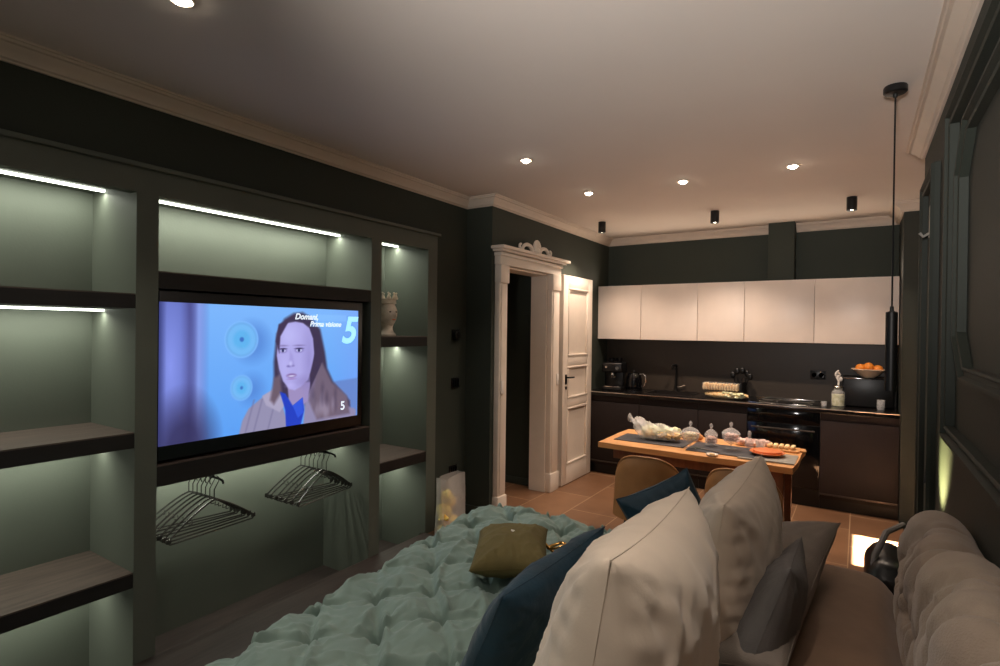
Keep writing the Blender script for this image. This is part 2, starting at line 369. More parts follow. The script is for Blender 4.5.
# ------------------------------------------------------------------ television with a picture on its screen
tv = thing('television', 'wide flat black television showing a talking woman with long hair', 'television', (-2.82,1.94,.93))
MB().box(-.03,.055,-.635,.635,-.012,.798,.004).build('tv_body', M['black'], tv)
MB().box(.0,.03,-.2,.2,-.027,-.012,.004).build('tv_foot', M['black'], tv)
def picture(W, Hh):
    u = (np.arange(W)+.5)/W; v = (np.arange(Hh)+.5)/Hh
    U, V = np.meshgrid(u, v, indexing='ij'); A = 1.78
    rng = np.random.RandomState(3)
    def sm(x, w): return np.clip(.5-x/w, 0, 1)
    def ell(cx, cy, rx, ry, soft=.01):
        d = np.sqrt(((U-cx)/rx)**2+((V-cy)/ry)**2)-1
        return sm(d*min(rx*A, ry), soft)
    def poly(pts, soft=.012):
        n = len(pts); ins = np.zeros(U.shape, bool); dm = np.full(U.shape, 9.)
        for i in range(n):
            x0,y0 = pts[i]; x1,y1 = pts[(i+1)%n]
            c = ((y0 > V) != (y1 > V)); xi = (x1-x0)*(V-y0)/((y1-y0) if y1 != y0 else 1e-9)+x0
            ins ^= c & (U < xi)
            ex, ey = (x1-x0)*A, y1-y0; px, py = (U-x0)*A, V-y0
            t = np.clip((px*ex+py*ey)/(ex*ex+ey*ey+1e-12), 0, 1)
            dm = np.minimum(dm, np.hypot(px-t*ex, py-t*ey))
        return sm(np.where(ins, -dm, dm), soft)
    img = np.zeros(U.shape+(3,)); 
    def C(c): return np.array(c, float)/255
    img[:] = C((104,164,238)); img += (V[...,None]-.5)*C((26,18,6))*1.2
    def put(mask, c, a=1.0):
        m = (mask*a)[...,None]; img[:] = img*(1-m)+C(c)*m
    put(np.clip((U-.82)/.2,0,1)*.5, (116,150,232))
    # blurred foreground curtain on the left
    k = np.clip((.20-U)/.06,0,1); put(k, (92,104,176))
    put(np.clip(1-abs(U-.155)/.035,0,1), (150,172,244), .6)
    put(np.clip(1-abs(U-.115)/.035,0,1), (72,72,130), .8)
    put(ell(.045,.55,.045,.36,.16), (136,150,236), .85)
    put(np.clip(1-abs(U-.0)/.03,0,1), (40,44,96), .8)
    put(ell(.10,-.02,.11,.30,.2), (48,44,84), .85)
    # wall plates with shadow
    for cx, cy, rx, ry in ((.340,.737,.078,.144),(.341,.360,.051,.10)):
        put(ell(cx+.05,cy-.02,rx,ry,.12), (74,118,196), .6)
        put(ell(cx,cy,rx,ry,.012), (128,184,246)); put(ell(cx,cy,rx*.92,ry*.92,.02), (96,158,222))
        put(ell(cx,cy,rx*.84,ry*.84,.02), (112,178,236)); put(ell(cx,cy,rx*.5,ry*.5,.03), (92,172,230))
        put(ell(cx,cy,rx*.13,ry*.13,.01), (60,110,190))
    put(poly([(.84,.345),(1,.36),(1,0),(.84,0)],.02), (96,124,190), .8)
    # hair behind, coat
    hair = [(.50,.30),(.497,.55),(.51,.78),(.55,.905),(.60,.955),(.65,.965),(.70,.925),(.755,.82),(.785,.62),(.80,.47),(.84,.34),(.90,.24),(.95,.15),(.955,.03),(.70,.02),(.66,.2),(.56,.24),(.52,.28),(.48,.22),(.45,.16),(.47,.27)]
    put(poly(hair,.03), (62,52,78))
    put(poly([(.33,-.01),(.345,.10),(.375,.19),(.45,.28),(.52,.31),(.56,.1),(.60,-.02)],.015), (142,138,170))
    put(poly([(.66,-.02),(.67,.2),(.70,.28),(.80,.22),(.94,.10),(.99,.06),(.99,-.02)],.02), (138,132,168))
    for a, b in ((.36,.02),(.40,.05),(.47,.06)):
        put(np.clip(1-abs(U-a-(V)*.16)/.008,0,1)*(V<.26), (108,104,140), .5)
    put(poly([(.44,.28),(.50,.33),(.53,.30),(.555,.18),(.53,.13),(.46,.2)],.012), (164,158,186))
    # hair ends, lit strands
    put(poly([(.48,.24),(.50,.42),(.53,.44),(.54,.30),(.50,.2)],.03), (104,88,104))
    put(poly([(.71,.48),(.77,.52),(.83,.34),(.93,.2),(.95,.03),(.74,.02),(.69,.2)],.03), (108,94,114))
    for q in range(26):
        x = rng.uniform(.71,.93); y = rng.uniform(.03,.4)
        if x-.71 < (.46-y)*.65: put(ell(x,y,.010,.05,.03), (150,138,160) if q%2 else (70,60,84), .55)
    # neck, shirt, face
    put(poly([(.57,.36),(.58,.20),(.63,.12),(.685,.2),(.70,.36)],.015), (150,136,184))
    put(poly([(.53,.30),(.56,.28),(.60,.17),(.655,.23),(.665,.12),(.645,-.01),(.565,-.01),(.56,.14)],.012), (34,62,186))
    put(poly([(.60,.17),(.655,.23),(.66,.1),(.63,.06)],.012), (46,84,214))
    face = [(.515,.70),(.512,.60),(.525,.49),(.547,.385),(.58,.315),(.61,.30),(.645,.325),(.685,.38),(.715,.50),(.72,.62),(.712,.74),(.69,.83),(.655,.875),(.61,.885),(.565,.87),(.53,.80)]
    put(poly(face,.014), (168,162,222))
    put(ell(.575,.77,.045,.08,.1), (186,184,240), .6); put(ell(.555,.52,.025,.09,.07), (180,176,236), .5)
    put(ell(.69,.55,.025,.2,.1), (132,124,186), .6); put(ell(.66,.37,.045,.05,.06), (134,124,184), .5)
    put(poly([(.60,.93),(.52,.86),(.505,.72),(.525,.62),(.53,.76),(.57,.875)],.015), (64,52,80))
    put(poly([(.61,.93),(.70,.90),(.75,.74),(.76,.5),(.70,.3),(.695,.42),(.722,.60),(.715,.74),(.69,.845),(.64,.89)],.015), (60,50,78))
    for cx, cy, s in ((.545,.640,.85),(.633,.640,1)):
        put(ell(cx,cy,.024*s,.020,.014), (116,106,168), .7); put(ell(cx,cy,.016*s,.013,.006), (196,196,236)); put(ell(cx-.001,cy,.007,.013,.006), (40,42,92))
        put(ell(cx,cy+.016,.021*s,.006,.008), (54,46,86)); put(ell(cx,cy+.042,.028*s,.007,.01), (110,96,148), .6)
    put(poly([(.582,.64),(.577,.53),(.565,.51),(.59,.495),(.608,.515),(.598,.60)],.02), (150,142,206), .6)
    put(ell(.577,.508,.011,.009,.01), (104,92,156), .7); put(ell(.600,.510,.008,.008,.01), (110,98,160), .6)
    put(ell(.586,.53,.009,.02,.02), (196,194,244), .7)
    put(ell(.592,.428,.027,.018,.01), (126,96,156), .85); put(ell(.592,.424,.018,.006,.006), (206,204,236)); put(ell(.592,.400,.022,.008,.01), (150,116,176), .7)
    put(ell(.585,.345,.02,.016,.03), (186,180,238), .5)
    # channel bug and pale caption bars at the top right
    def bar(u0,u1,v0,v1,c,a): put(((U>u0)&(U<u1)&(V>v0)&(V<v1)).astype(float), c, a)
    bar(.70,.92,.90,.955,(136,190,248),.45); bar(.70,.875,.845,.885,(140,196,250),.55)
    return np.clip(img,0,1)
def make_screen(par):
    W, Hh = 420, 236
    img = picture(W, Hh)
    me = bpy.data.meshes.new('screen')
    sy, sz = (2.535-1.303), (1.674-.988)
    vy = np.linspace(0,1,W+1); vz = np.linspace(0,1,Hh+1)
    VY, VZ = np.meshgrid(vy, vz, indexing='ij')
    co = np.stack([np.full(VY.size,.0565), VY.ravel()*sy+1.303-1.94, VZ.ravel()*sz+.988-.93], 1)
    idx = np.arange((W+1)*(Hh+1)).reshape(W+1,Hh+1)
    f = np.stack([idx[:-1,:-1], idx[1:,:-1], idx[1:,1:], idx[:-1,1:]], -1).reshape(-1,4)
    me.vertices.add(len(co)); me.vertices.foreach_set('co', co.ravel())
    me.loops.add(f.size); me.loops.foreach_set('vertex_index', f.ravel())
    me.polygons.add(len(f)); me.polygons.foreach_set('loop_start', np.arange(0,f.size,4)); me.polygons.foreach_set('loop_total', np.full(len(f),4))
    me.update(); me.validate()
    pad = np.pad(img, ((0,1),(0,1),(0,0)), mode='edge')
    lin = np.where(pad<=.04045, pad/12.92, ((pad+.055)/1.055)**2.4)
    at = me.color_attributes.new('picture', 'FLOAT_COLOR', 'POINT')
    at.data.foreach_set('color', np.concatenate([lin, np.ones(lin.shape[:2]+(1,))], -1).reshape(-1,4).ravel())
    m, N, L, B = nt('screen_picture')
    a = N.new('ShaderNodeAttribute'); a.attribute_name = 'picture'; L.new(a.outputs['Color'], B.inputs['Emission Color'])
    B.inputs['Emission Strength'].default_value = 1.0; B.inputs['Base Color'].default_value = (.01,.01,.012,1); B.inputs['Roughness'].default_value = .3
    me.materials.append(m)
    o = bpy.data.objects.new('screen', me); COL.objects.link(o); o.parent = par
    return o
scr = make_screen(tv)
MT = mat('caption_glow', (.7,.85,1), .5, var=0, emit=(.8,.9,1), es=1)
MT2 = mat('channel_logo_glow', (.4,.8,1), .5, var=0, emit=(.34,.74,1), es=1)
def text(name, s, size, y, z, m, par, shear=0, x=.0575, bold=.0):
    c = bpy.data.curves.new(name, 'FONT'); c.body = s; c.size = size; c.shear = shear; c.offset = bold
    o = bpy.data.objects.new(name, c); COL.objects.link(o)
    dg = bpy.context.evaluated_depsgraph_get(); me = bpy.data.meshes.new_from_object(o.evaluated_get(dg))
    bpy.data.objects.remove(o)
    me.transform(Matrix.Translation((x,y,z)) @ Matrix(((0,0,1,0),(1,0,0,0),(0,1,0,0),(0,0,0,1))))
    me.materials.clear(); me.materials.append(m)
    q = bpy.data.objects.new(name, me); COL.objects.link(q); q.parent = par
    return q
sY = lambda u: u*1.232+1.303-1.94
sZ = lambda v: v*.686+.988-.93
text('caption_text', 'Domani,', .048, sY(.605), sZ(.905), MT, scr, .3, bold=.0012)
text('caption_text', 'Prima visione', .044, sY(.69), sZ(.845), MT, scr, .3, bold=.0008)
text('channel_number', '5', .235, sY(.885), sZ(.70), MT2, scr, .25, bold=.006)
text('channel_number', '5', .075, sY(.885), sZ(.075), MT, scr, .0, bold=.001)
# ------------------------------------------------------------------ ceramic head vase
cv = thing('ceramic_head_vase', 'painted ceramic head vase with crown on the top right shelf', 'vase', (-2.86,2.90,1.505), 0); cv.scale = (1.16,1.16,1.12)
hd = MB()
hd.lathe([(.0,0),(.052,0),(.056,.012),(.044,.024),(.036,.04),(.034,.06),(.04,.075)], n=24)
g = bmesh.ops.create_uvsphere(hd.bm, u_segments=32, v_segments=24, radius=1)
for v in g['verts']:
    p = v.co.copy(); x, y, z = p
    q = Vector((x*.066, y*.058, z*.088))
    # face looks along +x (towards the room) : nose, brow, lips, chin
    if x > 0:
        q.x += .020*math.exp(-((y/.16)**2+((z+.05)/.20)**2))           # nose
        q.x += .008*math.exp(-((y/.35)**2+((z+.42)/.09)**2))           # lips
        q.x += .010*math.exp(-((y/.3)**2+((z+.78)/.16)**2))            # chin
        q.x -= .008*math.exp(-(((abs(y)-.32)/.15)**2+((z-.12)/.12)**2))# eye sockets
        q.x += .005*math.exp(-((y/.6)**2+((z-.30)/.08)**2))            # brow
    v.co = q+Vector((0,0,.145))
hd.build('head', M['ceram'], cv, rot=(0,0,-.1))
hr = MB()
for k in range(26):
    a = k/26*2*PI
    if abs(math.sin(a/2)) < .72: continue
    hr.sphere((.062*math.cos(a)-.006,.058*math.sin(a),.175+.01*math.sin(k*2)), .018, 1, 1, 1.6, 10)
hr.sphere((-.026,0,.17), .055, 1, .95, 1.2, 20, .1)
hr.build('hair', M['dceram'], cv, rot=(0,0,-.1))
cr = MB(); cr.lathe([(.05,.205),(.056,.21),(.054,.232),(.058,.238),(.052,.24),(.046,.222)], n=28)
for k in range(9):
    a = k/9*2*PI; cr.lathe([(.010,0),(.012,.008),(.004,.03),(.0,.036)], (0,0,0), 8, Matrix.Translation((.054*math.cos(a),.054*math.sin(a),.236)))
    cr.sphere((.054*math.cos(a),.054*math.sin(a),.276), .007, seg=8)
cr.build('crown', M['ceram'], cv)
for sy in (-1,1): MB().sphere((.0555,sy*.022,.156), .008, .5, 1.2, .6, 10).build('eye', M['dceram'], cv, rot=(0,0,-.1))
MB().sphere((.063,0,.108), .009, .6, 1.6, .5, 12).build('mouth', M['terra'], cv, rot=(0,0,-.1))
# ------------------------------------------------------------------ hangers on pull-out rods
def hanger_mesh():
    mb = MB(); hw, zh = .235, 0
    pts = []
    for k in range(15):                         # hook
        a = PI*1.22 - k/14*PI*1.45 ; pts.append((0, .026*math.cos(a), -.022+.024*math.sin(a)-.001))
    pts += [(0,.010,-.055),(0,0,-.072),(0,0,-.125)]
    mb.tube(pts, .0026, 6)
    sh = []
    for s in (-1,1):
        prev = None
        p2 = [(0, s*t*hw, -.125-.012*t-.130*t**1.35) for t in [k/12 for k in range(13)]]
        mb.tube(p2, .0045, 6)
    mb.tube([(0,-hw,-.265),(0,-hw-.006,-.277),(0,-hw+.006,-.288),(0,hw-.006,-.288),(0,hw+.006,-.277),(0,hw,-.265)], .0042, 6)
    for s in (-1,1):
        mb.tube([(0,s*.12,-.20),(0,s*.118,-.22),(0,s*.135,-.22)], .003, 5)
        mb.box(-.005,.005,s*hw-.012,s*hw+.012,-.282,-.258,.003)
    bmesh.ops.recalc_face_normals(mb.bm, faces=mb.bm.faces)
    return mb
hg = None
M['hang'] = mat('black_hanger', srgb(74,72,70), .25, var=.1, metal=.6)
grp = 0
for gy, lab, gname in ((1.62,'in the left bunch under the television','hangers in the left bunch'), (2.35,'in the right bunch under the television','hangers in the right bunch')):
    rod = thing('hanger_rod', ('short black pull-out clothes rod holding the left bunch of hangers' if gy < 2 else 'short black pull-out clothes rod holding the right bunch of hangers'), 'rod', (-2.95,gy,.764))
    MB().tube([(-.17,0,0),(.16,0,0),(.19,0,-.006),(.197,0,-.02)], .006, 8).build('bar', M['blackm'], rod)
    for s in (-.14,.1): MB().tube([(s,0,0),(s,0,.039)], .005, 8).box(s-.015,s+.015,-.012,.012,.033,.039).build('bracket', M['blackm'], rod)
    for k in range(7):
        if hg is None:
            o = hanger_mesh().build('clothes_hanger', M['hang']); hg = o
        else:
            o = hg.copy(); COL.objects.link(o)
        o.location = (-3.09+k*.042, gy, .7715); o.rotation_euler = (0, 0, random.uniform(-.05,.05)+(k-3)*.035)
        tag(o, 'black coat hanger, '+('at the back','second from the back','third from the back','middle one','third from the front','second from the front','frontmost')[k]+', '+lab, 'clothes hanger', gname)
# ------------------------------------------------------------------ bag against the wall, thermostat, sockets
sb = thing('shopping_bag', 'clear and white plastic bag with yellow contents standing by the wall', 'bag', (-2.62,3.36,0))
def bagf(u, v):
    a = u*2*PI; rx = .055*(1-.3*v)+.012*math.sin(5*a+v*4)*v; ry = .155*(1-.06*v)
    c, s_ = math.cos(a), math.sin(a)
    e = .5
    return Vector((math.copysign(abs(c)**e,c)*rx, math.copysign(abs(s_)**e,s_)*ry, .44*v+.006*math.sin(3*a)))
b = MB(); b.grid(bagf, 40, 20); b.build('bag_film', M['wfilm'], sb)
b = MB()
for k in range(9): b.sphere((random.uniform(-.012,.012), random.uniform(-.10,.02), .05+.030*k), .052, .7, 1.1, .9, 12, .4, k)
b.build('contents', M['yellow'], sb)
def wallbox(name, label, cat, x, y, z, w_, h_, knob=False):
    t = thing(name, label, cat, (x,y,z))
    MB().box(0,.010,-w_/2,w_/2,-h_/2,h_/2,.002).build('cover_plate', M['black'], t)
    if knob: MB().lathe([(0,0),(.034,0),(.034,.03),(.028,.036),(0,.036)], mtx=Matrix.Translation((.010,-.01,0))@Matrix.Rotation(PI/2,4,'Y')).build('dial', M['black'], t)
    else:
        for k in (-1,0,1): MB().box(.010,.013,k*w_*.28-.011,k*w_*.28+.011,-h_*.32,h_*.32,.001).build('socket_insert', M['blackgl'], t)
    return t
wallbox('thermostat', 'round black thermostat on the green wall above the switch', 'thermostat', XL, 3.60, 1.515, .09, .09, True)
wallbox('light_switch', 'black switch plate on the green wall below the thermostat', 'switch', XL, 3.605, 1.12, .10, .085)
wallbox('wall_socket', 'black wall socket low on the green wall above the plastic bag', 'socket', XL, 3.59, .405, .10, .085)
# ------------------------------------------------------------------ kitchen
KY = 5.662
bc = [(-2.527,-1.931),(-1.929,-1.331),(-1.329,-.881),(-.281,.292)]
blabs = ['dark brown base cabinet nearest the panelled door','dark brown base cabinet under the sink','narrow dark brown base cabinet left of the oven','dark brown base cabinet at the right end of the kitchen']
for (a, b_), lb in zip(bc, blabs):
    t = thing('base_cabinet', lb, 'cabinet', ((a+b_)/2, KY, 0), 0, 'dark base cabinets')
    hw = (b_-a)/2
    MB().box(-hw,hw,.022,.58,.10,.858).build('carcass', M['dark'], t)
    MB().box(-hw,hw,.06,.08,.0,.10).build('plinth', M['black'], t)
    d = MB().box(-hw+.002,hw-.002,0,.02,.15,.79,.002).build('door', M['dark'], t)
    MB().box(-hw+.002,hw-.002,-.002,.022,.135,.149,.001).build('bottom_trim', M['steel'], t)
    MB().box(-hw,hw,.035,.04,.79,.858).build('grip_channel', M['black'], t)
ov = thing('oven', 'black built-in oven under the hob', 'oven', (-.581,KY,0))
MB().box(-.298,.298,.02,.56,.10,.858).build('oven_body', M['black'], ov)
MB().box(-.297,.297,0,.02,.17,.73,.003).build('oven_door', M['blackgl'], ov)
MB().box(-.297,.297,0,.02,.74,.855,.002).build('control_panel', M['blackgl'], ov)
hb = MB().tube([(-.26,-.03,.69),(.26,-.03,.69)], .008, 8)
for s in (-.24,.24): hb.tube([(s,0,.69),(s,-.03,.69)], .006, 8)
hb.build('handle', M['steel'], ov)
MB().box(-.298,.298,.06,.08,0,.10).build('plinth', M['black'], ov)
wt = MB()
wt.box(-2.527,.292,KY-.015,5.80,.86,.90,.003).box(-2.527,.292,6.20,YF-.002,.86,.90).box(-2.527,-1.93,5.80,6.20,.86,.90).box(-1.45,.292,5.80,6.20,.86,.90)
wto = wt.build('worktop', M['top'])
MB().tube([(-2.526+.2817*k,KY-.015,.8965) for k in range(11)], .0055, 10).build('edge_highlight', M['chrome'], wto)  # chrome tube added to draw the bright highlight along the worktop edge
tag(wto, 'long glossy black worktop over the dark base cabinets', 'worktop')
sk = thing('sink', 'black sink set into the worktop behind the tap', 'sink', (-1.69,6.0,.90))
s_ = MB()
for a in ((-.24,-.228,-.2,.2),(.228,.24,-.2,.2),(-.228,.228,-.2,-.188),(-.228,.228,.188,.2)): s_.box(*a,-.18,.003)
s_.box(-.24,.24,-.2,.2,-.19,-.18); s_.build('basin', M['steel'], sk)
MB().lathe([(0,-.178),(.03,-.178),(.032,-.172),(0,-.172)]).build('drain', M['chrome'], sk)
tp = thing('tap', 'slim black kitchen tap with a square spout', 'tap', (-1.70,6.215,.90))
MB().lathe([(0,0),(.026,0),(.026,.012),(.018,.02),(.016,.06),(0,.06)], n=20).build('tap_base', M['blackm'], tp)
MB().tube([(0,0,.03),(0,0,.26),(0,-.006,.285),(0,-.03,.295),(0,-.15,.295),(0,-.17,.285),(0,-.172,.255)], .012, 12).build('spout', M['blackm'], tp)
MB().tube([(.015,0,.05),(.05,0,.055),(.10,0,.075)], .006, 8).build('lever', M['chrome'], tp)
tag(MB().box(-2.527,.292,YF-.014,YF-.001,.902,1.468).build('splashback', M['splash']), 'dark brown splashback panel between worktop and wall cabinets', 'splashback')
UX = [-2.527,-2.021,-1.418,-.965,-.357,.290]
ul = ['at the left end of the row','second from the left, above the tap','third from the left, narrow one left of the duct','fourth from the left, under the black duct','widest one at the right end of the row']
for i in range(5):
    a, b_ = UX[i]+.001, UX[i+1]-.001; hw = (b_-a)/2
    t = thing('wall_cabinet', 'cream wall cabinet '+ul[i], 'cabinet', ((a+b_)/2,5.945,1.472), 0, 'cream wall cabinets')
    MB().box(-hw,hw,.021,.305,0,.603).build('carcass', M['cab'], t)
    MB().box(-hw+.0015,hw-.0015,0,.02,.002,.601,.0025).build('door', M['cab'], t)
du = MB().box(-.115,.115,-.0,.20,0,.595,.004)
o = tag(du.build('extractor_duct', M['wall']), 'dark boxed extractor duct above the cream wall cabinets', 'duct'); o.location = (-.655,6.045,2.077)
hobt = thing('hob', 'black glass hob with bright metal rims in the worktop', 'hob', (-.585,5.98,.90))
MB().box(-.29,.29,-.25,.23,0,.006,.001).build('glass_plate', M['blackgl'], hobt)
MB().box(-.295,.295,-.262,-.25,0,.009,.001).build('metal_rim', M['chrome'], hobt)
MB().box(-.295,.295,.23,.242,0,.009,.001).build('metal_rim', M['chrome'], hobt)
for q, (x, y) in enumerate(((-.14,-.11),(.15,-.12),(-.14,.11),(.15,.10))):
    MB().lathe([(.075,.006),(.078,.0068),(.081,.006)], (x,y,0), 32).build('cooking_ring', M['grey_pl'], hobt)
# coffee machine
cm = thing('coffee_machine', 'black espresso machine with chrome spots at the left of the worktop', 'coffee machine', (-2.33,5.98,.90), .15)
MB().box(-.11,.11,-.02,.14,.0,.30,.015,3).box(-.11,.11,-.15,.14,0,.04,.008).box(-.115,.115,-.14,.14,.20,.31,.02,3).build('machine_body', M['black'], cm)
MB().lathe([(0,0),(.034,0),(.034,.05),(.028,.06),(0,.06)], (0,-.08,.145), 20).build('group_head', M['chrome'], cm)
MB().tube([(0,-.10,.165),(0,-.2,.155)], [.012,.015], 10).build('portafilter', M['black'], cm)
MB().box(-.085,.085,-.145,-.03,.04,.048,.001).build('drip_grate', M['chrome'], cm)
MB().lathe([(0,0),(.02,0),(.02,.016),(0,.016)], mtx=Matrix.Translation((.06,-.14,.25))@Matrix.Rotation(PI/2,4,'X')).build('knob', M['chrome'], cm)
MB().lathe([(0,0),(.012,0),(.012,.012),(0,.012)], mtx=Matrix.Translation((-.06,-.14,.26))@Matrix.Rotation(PI/2,4,'X')).build('knob', M['chrome'], cm)
MB().lathe([(0,0),(.03,0),(.036,.05),(.034,.05),(.028,.004),(0,.004)], (.05,.02,.31), 18).lathe([(0,0),(.028,0),(.034,.045),(.03,.045),(0,.006)], (-.04,.03,.31), 18).build('cup', M['blackgl'], cm)
# kettle
kt = thing('kettle', 'black electric kettle with a bright curved handle beside the espresso machine', 'kettle', (-2.10,5.98,.90), .1)
MB().lathe([(0,0),(.085,0),(.09,.02),(.088,.025),(.09,.03),(.092,.06),(.085,.14),(.07,.185),(.055,.2),(0,.205)], n=32).build('kettle_body', M['blackgl'], kt)
MB().lathe([(0,0),(.012,0),(.014,.01),(.008,.02),(0,.022)], (0,0,.203), 14).build('lid_knob', M['black'], kt)
MB().tube([(.06,0,.185),(.10,0,.19),(.128,0,.165),(.132,0,.11),(.115,0,.06),(.085,0,.045)], .010, 10).build('handle', M['chrome'], kt)
MB().lathe([(0,0),(.095,0),(.095,.012),(0,.012)], n=28).build('kettle_base', M['black'], kt)
# black mug stand
ms = thing('utensil_holder', 'black utensil holder standing behind the wrapped bread on the worktop', 'utensil holder', (-1.02,6.14,.90))
MB().lathe([(0,0),(.06,0),(.062,.01),(.058,.15),(.054,.152),(.05,.02),(0,.02)], n=24).build('pot', M['black'], ms)
ut = MB()
for k, (x, y, z) in enumerate(((-.10,.0,.25),(-.05,.01,.29),(.02,-.02,.30),(.07,.01,.27),(.11,-.01,.24))):
    ut.tube([(x*.2,y,.03),(x*.7,y,.2)], .006, 8); ut.sphere((x*.8,y,z-.03), .026, 1, .4, 1.3, 12)
ut.build('utensils', M['black'], ms)
# sandwich packs
for k, (x, z, ln, lab, mm) in enumerate(((-1.10,.902,.40,'long filled baguette half wrapped in film, lower of the pair on the worktop','lettuce'),(-1.155,.984,.33,'row of toast slices in film lying on top of the filled baguette','bread'))):
    t = thing(('filled_baguette','toast_loaf')[k], lab, 'bread', (x,5.84,z))
    if k == 0:
        MB().grid(lambda u,v: Vector(((u-.5)*ln, .05*math.cos(v*2*PI)*max(.12,math.sin(PI*u))**.35, .036+.032*math.sin(v*2*PI)*max(.1,math.sin(PI*u))**.35+.004*noise.noise(Vector((u*20,v*8,0))))), 40, 16)
        q = MB(); q.grid(lambda u,v: Vector(((u-.5)*ln, .052*math.cos(v*2*PI)*max(.12,math.sin(PI*u))**.35, .038+.034*math.sin(v*2*PI)*max(.1,math.sin(PI*u))**.35+.005*noise.noise(Vector((u*20,v*8,0))))), 40, 16)
        q.build('bread_roll', M['bread'], t)
        f = MB()
        for j in range(16): f.sphere((-.02+j*.012, -.036+.01*math.sin(j*3), .044+.02*math.cos(j*2.2)), .018, 1.3, 1, .7, 8, .5, j)
        f.build('filling', M['lettuce'], t)
    else:
        q = MB()
        for j in range(13): q.box(-ln/2+j*ln/13, -ln/2+(j+.86)*ln/13, -.05, .05, .0, .07+.004*math.sin(j*2.1), .012, 2)
        q.build('toast_slices', M['bread'], t)
        w_ = MB(); w_.box(-ln/2-.006, ln/2+.006, -.054, .054, -.001, .079, .014, 3); w_.build('wrapping_film', M['film'], t)
# soap bottle / glass jar with a figure
jr = thing('glass_dispenser', 'glass dispenser with pale green contents and a sprig on top', 'jar', (-.155,5.93,.90))
MB().lathe([(0,0),(.052,0),(.056,.006),(.056,.115),(.05,.135),(.034,.15),(.034,.165),(.038,.17),(.0,.17)], n=28).build('jar_glass', M['glass'], jr)
MB().lathe([(0,.006),(.048,.006),(.050,.05),(.050,.11),(0,.112)], n=24).build('contents', M['lettuce'], jr)
MB().lathe([(0,.17),(.04,.17),(.046,.178),(.04,.188),(.018,.195),(0,.196)], n=24).build('lid', M['chrome'], jr)
sp = MB().tube([(0,0,.19),(.004,0,.23),(-.008,0,.26),(.01,0,.29),(-.01,-.01,.315),(.0,-.02,.33)], [.008,.01,.014,.012,.014,.006], 8)
sp.sphere((.018,0,.25), .016, 1, .6, 1.4, 10).sphere((-.018,0,.29), .014, 1, .6, 1.5, 10)
sp.build('pump_figure', M['whitec'], jr)
gs = thing('shot_glass', 'tiny clear glass left of the glass dispenser on the worktop', 'glass', (-.262,5.84,.90))
MB().lathe([(0,0),(.020,0),(.025,.045),(.022,.045),(.018,.008),(0,.008)], n=20).build('glass_cup', M['glass'], gs)
# bread bin + fruit
bb = thing('bread_bin', 'tall black box with a thin bright top edge under the fruit bowl', 'box', (.07,6.06,.90))
MB().box(-.195,.195,-.11,.16,.008,.266,.01,3).build('box_body', M['black'], bb)
MB().box(-.197,.197,-.112,.162,.266,.272,.002).build('lid', M['blackm'], bb)
MB().box(-.19,.05,-.115,-.111,.258,.266,.001).build('bright_edge', M['chrome'], bb)
bw = thing('fruit_bowl', 'cream pointed-rim bowl full of oranges on the black box', 'bowl', (.075,6.02,1.172))
MB().lathe([(0,0),(.05,0),(.055,.006),(.085,.03),(.115,.062),(.135,.072),(.132,.077),(.11,.068),(.08,.037),(.05,.014),(0,.012)], n=36).build('bowl_shell', M['bowlm'], bw)
for k, (x, y, z, lab, mm) in enumerate(((-.062,-.02,.074,'orange at the left side of the fruit bowl','yellow'),(.0,-.028,.088,'orange on top at the centre of the fruit bowl','orange'),(.068,-.02,.068,'orange at the right side of the fruit bowl','orange'),(.01,.052,.072,'orange at the back of the fruit bowl','orange'),(-.035,.05,.07,'orange at the back left of the fruit bowl','orange'))):
    t = thing('orange_fruit', lab, 'fruit', (.075+x,6.02+y,1.172+z), 0, 'oranges in the fruit bowl')
    MB().sphere((0,0,.008), .041, 1, 1, .94, 20, .05, k).build('peel', M['orange'], t)
    MB().lathe([(0,.033),(.004,.034),(.003,.037),(0,.037)], n=8).build('stem_end', M['olive'], t)
sg = thing('glass_stack', 'small stack of clear glasses at the right end of the worktop', 'glass', (.165,5.85,.90))
for k in range(3): MB().lathe([(0,0),(.026,0),(.032,.038),(.029,.038),(.024,.006),(0,.006)], (0,0,k*.026), 22).build('glass_cup', M['glass'], sg)
wallbox_t = thing('wall_socket', 'black double socket on the dark splashback behind the glass dispenser', 'socket', (-.335,YF-.015,1.157))
MB().box(-.065,.065,-.010,0,-.042,.042,.003).build('cover_plate', M['black'], wallbox_t)
for s in (-.03,.03): MB().lathe([(.018,0),(.021,.003),(.024,0)], mtx=Matrix.Translation((s,-.010,0))@Matrix.Rotation(PI/2,4,'X')).build('socket_insert', M['blackgl'], wallbox_t)
